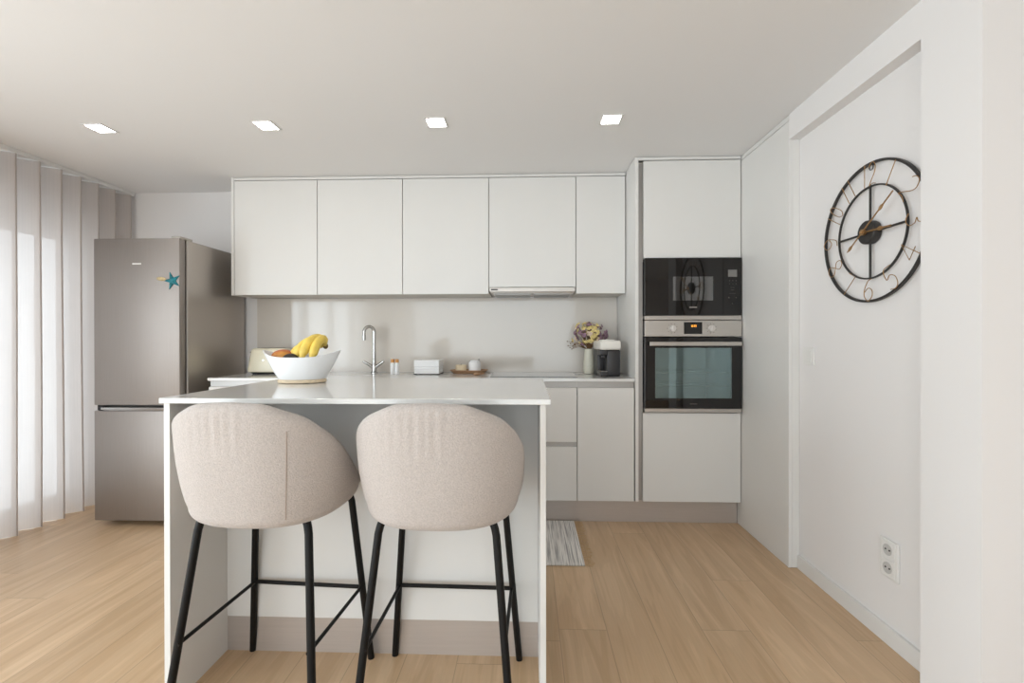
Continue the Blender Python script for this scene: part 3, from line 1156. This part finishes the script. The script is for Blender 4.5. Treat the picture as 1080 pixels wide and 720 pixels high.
# white box
p = Vector((-0.700, 3.23, ZT))
t = thing('storage_box', 'white lidded box standing on the back worktop behind the island', 'box', p)
b = NB()
bx(b, p.x-0.086, p.x+0.086, p.y-0.075, p.y+0.085, ZT+0.006, ZT+0.030, 0.003)
bx(b, p.x-0.086, p.x+0.086, p.y-0.075, p.y+0.085, ZT+0.032, ZT+0.052, 0.003)
bx(b, p.x-0.084, p.x+0.084, p.y-0.073, p.y+0.083, ZT+0.02, ZT+0.055)
obj('body', b, CER, t)
obj('lid', box(p.x-0.088, p.x+0.088, p.y-0.077, p.y+0.087, ZT+0.054, ZT+0.100, 0.004), CER, t)
for sx in (-1, 1):
    for sy in (-0.06, 0.07):
        obj('foot', box(p.x+sx*0.08-0.01, p.x+sx*0.08+0.01, p.y+sy-0.01, p.y+sy+0.01, ZT, ZT+0.007), BPLAST, t)

# wooden tray, candle, jar, scoop
p = Vector((-0.425, 3.305, ZT))
rings = []
for wx, wy, r, z in ((0.105, 0.060, 0.05, 0.0), (0.115, 0.068, 0.055, 0.004), (0.138, 0.085, 0.07, 0.024), (0.134, 0.081, 0.066, 0.025), (0.112, 0.064, 0.052, 0.008), (0.02, 0.02, 0.015, 0.007)):
    rings.append(rrect(wx, wy, r, z, p, 8))
tw = obj('wooden_tray', loft(NB(), rings), TRAYW, origin=p, smooth=True)
tag(tw, 'small wooden tray on the back worktop holding candle and jar', 'tray')
q = p+Vector((-0.058, 0, 0.0078))
cn = thing('candle', 'short cream candle on the wooden tray', 'candle', q)
obj('wax', lathe(NB(), [(0.036, 0), (0.039, 0.003), (0.039, 0.048), (0.036, 0.052), (0.01, 0.050)], q, 28), CANDLE, cn, smooth=True)
obj('wick', tube(NB(), [q+Vector((0, 0, 0.049)), q+Vector((0.001, 0, 0.060))], 0.0014, 6), DARK, cn)
q = p+Vector((0.042, 0.0, 0.0078))
jr = thing('ceramic_jar', 'white ceramic jar on the wooden tray beside the candle', 'jar', q)
obj('body', lathe(NB(), [(0.040, 0), (0.044, 0.004), (0.044, 0.066), (0.038, 0.076), (0.030, 0.078)], q, 28), CER, jr, smooth=True)
b = lathe(NB(), [(0.033, 0.078), (0.033, 0.084), (0.02, 0.088), (0.006, 0.089)], q, 24)
obj('lid', b, CER, jr, smooth=True)
b = NB()
tube(b, [q+Vector((0.026, -0.006, 0.084)), q+Vector((0.034, -0.010, 0.094))], 0.005, 10)
obj('clasp', b, GOLA, jr, smooth=True)
q = Vector((-0.335, 3.10, ZT))
b = NB()
ell(b, q+Vector((-0.012, 0, 0.009)), 0.024, 0.016, 0.009, 16, 10)
tube(b, [q+Vector((0.004, 0, 0.010)), q+Vector((0.034, 0.02, 0.012))], 0.005, 8)
sc = obj('wooden_scoop', b, TRAYW, origin=q, smooth=True)
tag(sc, 'tiny wooden scoop lying in front of the wooden tray', 'scoop')

# vase and dried flowers
VP = Vector((0.430, 3.270, ZT))
vs_ = obj('vase', lathe(NB(), [(0.028, 0), (0.036, 0.004), (0.039, 0.03), (0.0385, 0.07), (0.034, 0.12), (0.030, 0.165), (0.0305, 0.176), (0.026, 0.176), (0.024, 0.155), (0.03, 0.05), (0.002, 0.03)], VP, 32), VASE, origin=VP, smooth=True)
tag(vs_, 'slim ivory vase behind the coffee machine', 'vase')
bq = thing('dried_flower_bouquet', 'bunch of dried yellow and purple flowers in the ivory vase', 'flowers', VP+Vector((0, 0, 0.16)))
b = NB()
heads = []
rnd = random.Random(11)
BQ = VP+Vector((0.005, 0, 0.282))
for k in range(96):
    while True:
        v = Vector((rnd.uniform(-1, 1), rnd.uniform(-1, 1), rnd.uniform(-0.95, 1)))
        if 0.45 < v.length < 1:
            break
    h = BQ+Vector((v.x*0.136-0.006, v.y*0.085, v.z*0.092))
    if abs(v.x) > 0.7 and v.z > 0.2:
        h.z -= 0.03
    heads.append(h)
for h in heads:
    base = VP+Vector((rnd.uniform(-0.008, 0.008), rnd.uniform(-0.008, 0.008), 0.10))
    neck = VP+Vector((rnd.uniform(-0.015, 0.015), rnd.uniform(-0.015, 0.015), 0.172))
    mid = neck.lerp(h, 0.55)+Vector((0, 0, 0.012))
    tube(b, spline([base, neck, mid, h], 4), 0.0011, 4)
for k in range(10):                                  # loose twigs on the left
    neck = VP+Vector((-0.012, -0.01, 0.172))
    e = VP+Vector((rnd.uniform(-0.155, -0.09), rnd.uniform(-0.05, 0.03), rnd.uniform(0.172, 0.23)))
    tube(b, spline([neck, neck.lerp(e, 0.5)+Vector((0, 0, 0.015)), e], 4), 0.0012, 4)
    ell(b, e, 0.004, 0.004, 0.005, 6, 5)
obj('stems', b, STALK, bq, kind='stuff')
for k, h in enumerate(heads):
    xr = (h.x-VP.x)/0.128
    if xr > 0.45:
        nm, m_ = 'purple_blossom', PURPLE
    else:
        u_ = rnd.random()
        nm, m_ = (('purple_blossom', PURPLE) if u_ < (0.5 if xr < -0.4 else 0.15) else ('yellow_blossom', YELLOW) if u_ < 0.80 else ('cream_blossom', PINKW))
    b = NB()
    s = rnd.uniform(0.010, 0.0155)
    out = (h-BQ).normalized()
    rot = Vector((0, 0, 1)).rotation_difference(out).to_matrix().to_4x4()
    for j in range(6):
        a = 2*PI*j/6+rnd.random()
        ell(b, h+(rot @ Vector((math.cos(a)*s*0.75, math.sin(a)*s*0.75, rnd.uniform(-0.002, 0.003)))), s*0.62, s*0.62, s*0.40, 7, 5, M=rot)
    ell(b, h+out*0.003, s*0.5, s*0.5, s*0.5, 7, 5)
    obj(nm, b, m_, bq, smooth=True)

# coffee machine
KP = Vector((0.531, 3.085, ZT))
cm = thing('coffee_machine', 'compact black coffee machine with cream top beside the oven tower', 'coffee machine', KP)
Mk = Matrix.Translation(KP) @ rz(0.06) @ Matrix.Diagonal((0.80, 1, 0.985, 1))


def kb_(bm, *a):
    return bx(bm, *a[:6], a[6] if len(a) > 6 else 0.0, 3, Mk)


obj('body', kb_(NB(), -0.030, 0.082, -0.075, 0.15, 0.0, 0.176, 0.012), BPLAST, cm, smooth=True)
obj('spine', kb_(NB(), -0.084, -0.028, 0.01, 0.14, 0.0, 0.176, 0.006), BPLAST, cm, smooth=True)
b = NB()
kb_(b, -0.086, 0.086, -0.085, 0.155, 0.176, 0.238, 0.016)
kb_(b, -0.070, 0.030, -0.080, 0.02, 0.236, 0.244, 0.004)
obj('top_cover', b, mat('cream_plastic', rgb(238, 235, 227), 0.35), cm, smooth=True, label='cream rounded top cover')
b = NB()
kb_(b, -0.084, -0.022, -0.078, 0.03, 0.140, 0.178, 0.008)
kb_(b, -0.066, -0.036, -0.065, -0.02, 0.122, 0.142, 0.004)
obj('brew_head', b, BPLAST, cm, smooth=True)
b = NB()
kb_(b, -0.085, -0.020, -0.092, 0.02, 0.0, 0.034, 0.006)
obj('drip_tray', b, BPLAST, cm, smooth=True)
obj('drip_grid', kb_(NB(), -0.080, -0.026, -0.086, 0.012, 0.0335, 0.037, 0.001), GOLA, cm)
obj('water_tank', kb_(NB(), 0.083, 0.098, -0.03, 0.13, 0.02, 0.170, 0.005), PLASTG, cm, smooth=True)

# ------------------------------------------------------------------ wall clock
CY, CZ, CR = 1.857, 1.566, 0.274
CX = XW-0.016


def cp3(a, r, dx=0.0):
    """clock face point; a clockwise from 12, seen from the room"""
    return Vector((CX-dx, CY-r*math.sin(a), CZ+r*math.cos(a)))


ck = thing('wall_clock', 'large round black metal wall clock with brass numerals on the right wall', 'clock', (XW, CY, CZ))


def band(r0, r1, th):
    n = 96
    rings = []
    for k in range(n+1):
        a = 2*PI*k/n
        rings.append([cp3(a, r0, -th/2), cp3(a, r1, -th/2), cp3(a, r1, th/2), cp3(a, r0, th/2)])
    bm = NB()
    v = [[bm.verts.new(p) for p in r] for r in rings[:-1]]
    for i in range(n):
        a, c = v[i], v[(i+1) % n]
        for k in range(4):
            j = (k+1) % 4
            bm.faces.new((a[k], a[j], c[j], c[k]))
    return bm


obj('outer_ring', band(CR-0.009, CR, 0.010), BLACKIRON, ck)
obj('inner_ring', band(0.177, 0.183, 0.007), BLACKIRON, ck)
for k in range(4):
    a = k*PI/2
    obj('spoke', tube(NB(), [cp3(a, 0.03), cp3(a, 0.179)], 0.0045, 8), BLACKIRON, ck)
for a in (PI/2, PI, 1.5*PI, 0):
    pass
obj('hub', lathe(NB(), [(0.044, -0.012), (0.046, -0.008), (0.046, 0.016), (0.042, 0.020)], (CX, CY, CZ), 36, M=Matrix.Rotation(-PI/2, 4, 'Y')), BLACKIRON, ck, smooth=True)
obj('hanging_loop', tube(NB(), [cp3(0.02, CR-0.020+0.010*math.cos(q)) + Vector((0, 0.010*math.sin(q), 0)) for q in [2*PI*i/14 for i in range(14)]], 0.0022, 6, closed=True), BLACKIRON, ck)
# numerals as bent wire: unit strokes in a box x -0.5..0.5, y 0..1
GL = {'1': [[(0, 0), (0, 1)]],
      '2': [[(-.45, .82), (-.2, .98), (.2, .98), (.45, .75), (.3, .5), (-.1, .25), (-.4, .02), (0, .08), (.5, .02)]],
      '3': [[(-.45, .85), (-.1, 1), (.35, .85), (.3, .6), (0, .52), (.35, .42), (.4, .15), (0, 0), (-.45, .14)]],
      '4': [[(.2, 0), (.2, 1), (-.5, .32), (.5, .32)]],
      '5': [[(.45, 1), (-.3, 1), (-.38, .55), (.05, .64), (.42, .42), (.35, .1), (0, 0), (-.42, .1)]],
      '6': [[(.35, .95), (-.05, .85), (-.4, .5), (-.4, .2), (0, 0), (.4, .2), (.38, .45), (0, .56), (-.38, .4)]],
      '7': [[(-.4, 1), (.4, 1), (-.1, 0)]],
      '8': [[(0, .52), (-.36, .72), (-.2, .97), (.2, .97), (.36, .72), (0, .52), (-.42, .26), (-.25, .02), (.25, .02), (.42, .26), (0, .52)]],
      '9': [[(.38, .6), (0, .44), (-.38, .58), (-.38, .85), (0, 1), (.4, .8), (.4, .5), (.15, .1), (-.3, .03)]],
      '0': [[(0, 0), (-.36, .2), (-.4, .6), (-.2, .98), (.2, .98), (.4, .6), (.36, .2), (0, 0)]]}
SHARP = {'1', '4', '7'}   # straight strokes
nums = ['12', '1', '2', '3', '4', '5', '6', '7', '8', '9', '10', '11']
for h, s in enumerate(nums):
    a = 2*PI*h/12
    inv = 4 <= h <= 8
    b = NB()
    wch = 0.050 if len(s) == 1 else 0.036
    for i, ch in enumerate(s):
        off = (i-(len(s)-1)/2)*0.040
        for st in GL[ch]:
            pl_ = []
            for x, y in st:
                tx = off+x*wch
                rr = 0.179+0.090*y
                if inv:
                    tx = -tx
                    rr = 0.269-0.090*y
                # tangential offset (clockwise) and radial distance
                dirr = Vector((0, -math.sin(a), math.cos(a)))
                dirt = Vector((0, -math.cos(a), -math.sin(a)))
                pl_.append(Vector((CX-0.008, CY, CZ))+dirr*rr+dirt*tx)
            if ch not in SHARP:
                pl_ = spline(pl_, 6)
            tube(b, pl_, 0.0016, 6)
    obj('numeral', b, BRASS, ck, smooth=True)


def hand(a, L, tail, dx, w, name):
    b = NB()
    tube(b, [cp3(a+PI, tail, dx), cp3(a, L, dx)], w, 8)
    dirr = Vector((0, -math.sin(a), math.cos(a)))
    M = dirr.to_track_quat('Y', 'X').to_matrix().to_4x4()

    def dia(c, s):
        ell(b, c, 0.003, s, s*0.42, 8, 6, M=Matrix.Rotation(0, 4, 'X') @ M @ Matrix.Rotation(PI/2, 4, 'Y')) if False else \
            loft(b, [[c+dirr*s*u_+Vector((0.0025*sx, 0, 0))+Vector((0, -dirr.z, dirr.y))*wv*s for sx, wv in ((-1, 0), (0, wd), (1, 0), (0, -wd))] for u_, wd in ((-1, .05), (-.2, .42), (.2, .42), (1, .05))])
    dia(cp3(a, L*0.62, dx), 0.020)
    dia(cp3(a+PI, tail, dx), 0.020)
    lathe(b, [(0.012, -0.002), (0.012, 0.002)], cp3(0, 0, dx), 16, M=Matrix.Rotation(-PI/2, 4, 'Y'))
    obj(name, b, BRASS, ck)


hand(math.radians(92), 0.135, 0.0, 0.026, 0.0035, 'hour_hand')
hand(math.radians(53), 0.192, 0.085, 0.032, 0.0026, 'minute_hand')
obj('pivot', lathe(NB(), [(0.006, 0.018), (0.006, 0.038), (0.003, 0.040)], (CX, CY, CZ), 12, M=Matrix.Rotation(-PI/2, 4, 'Y')), BRASS, ck)
b = NB()
for a in (0, PI):
    tube(b, [cp3(a, 0.268), cp3(a, 0.268)+Vector((0.016, 0, 0))], 0.004, 8)
obj('wall_spacer', b, BLACKIRON, ck)

# ------------------------------------------------------------------ switch and sockets on the right wall
sw = thing('light_switch', 'white light switch on the right wall beside the tall cupboard', 'light switch', (XW, 2.272, 1.066))
obj('plate', box(XW-0.008, XW-0.0003, 2.230, 2.316, 1.023, 1.109, 0.002), WPLAST, sw)
obj('rocker', box(XW-0.012, XW-0.008, 2.244, 2.302, 1.037, 1.095, 0.0015), WPLAST, sw)
so = thing('double_socket', 'white vertical double power socket low on the right wall', 'power socket', (XW, 1.775, 0.325))
pt = obj('plate', box(XW-0.009, XW-0.0003, 1.730, 1.820, 0.250, 0.394, 0.003), WPLAST, so)
for z in (0.289, 0.357):
    b = NB()
    bx(b, XW-0.011, XW-0.0089, 1.744, 1.806, z-0.031, z+0.031, 0.002)
    s1 = obj('socket', b, WPLAST, so)
    b = lathe(NB(), [(0.021, 0.0), (0.021, 0.0025), (0.018, 0.0025), (0.018, 0.0006), (0.001, 0.0006)], (XW-0.0105, 1.775, z), 28, M=Matrix.Rotation(-PI/2, 4, 'Y'))
    obj('recess', b, mat('socket_grey', rgb(196, 194, 190), 0.4), s1, smooth=True)
    b = NB()
    for dy_ in (-0.0095, 0.0095):
        lathe(b, [(0.0032, 0), (0.0032, 0.002)], (XW-0.0108, 1.775+dy_, z), 10, M=Matrix.Rotation(-PI/2, 4, 'Y'))
    obj('pin_holes', b, DARK, s1)

# ------------------------------------------------------------------ recessed ceiling lights
LX = [-2.269, -1.371, -0.473, 0.425]
ll = ['square recessed ceiling light nearest the curtain', 'square recessed ceiling light in front of the leftmost wall cabinets',
      'square recessed ceiling light in front of the middle wall cabinets', 'square recessed ceiling light nearest the oven tower']
for x, lb in zip(LX, ll):
    y = 2.37
    t = thing('ceiling_light', lb, 'ceiling light', (x, y, ZC), 'recessed ceiling lights')
    b = NB()
    for s in (-1, 1):
        bx(b, x+s*0.0495-0.0055, x+s*0.0495+0.0055, y-0.055, y+0.055, ZC-0.004, ZC-0.0002, 0.001)
        bx(b, x-0.044, x+0.044, y+s*0.0495-0.0055, y+s*0.0495+0.0055, ZC-0.004, ZC-0.0002, 0.001)
    obj('frame', b, TRIM, t)
    obj('diffuser', box(x-0.0435, x+0.0435, y-0.0435, y+0.0435, ZC-0.003, ZC-0.0004), LAMP, t)
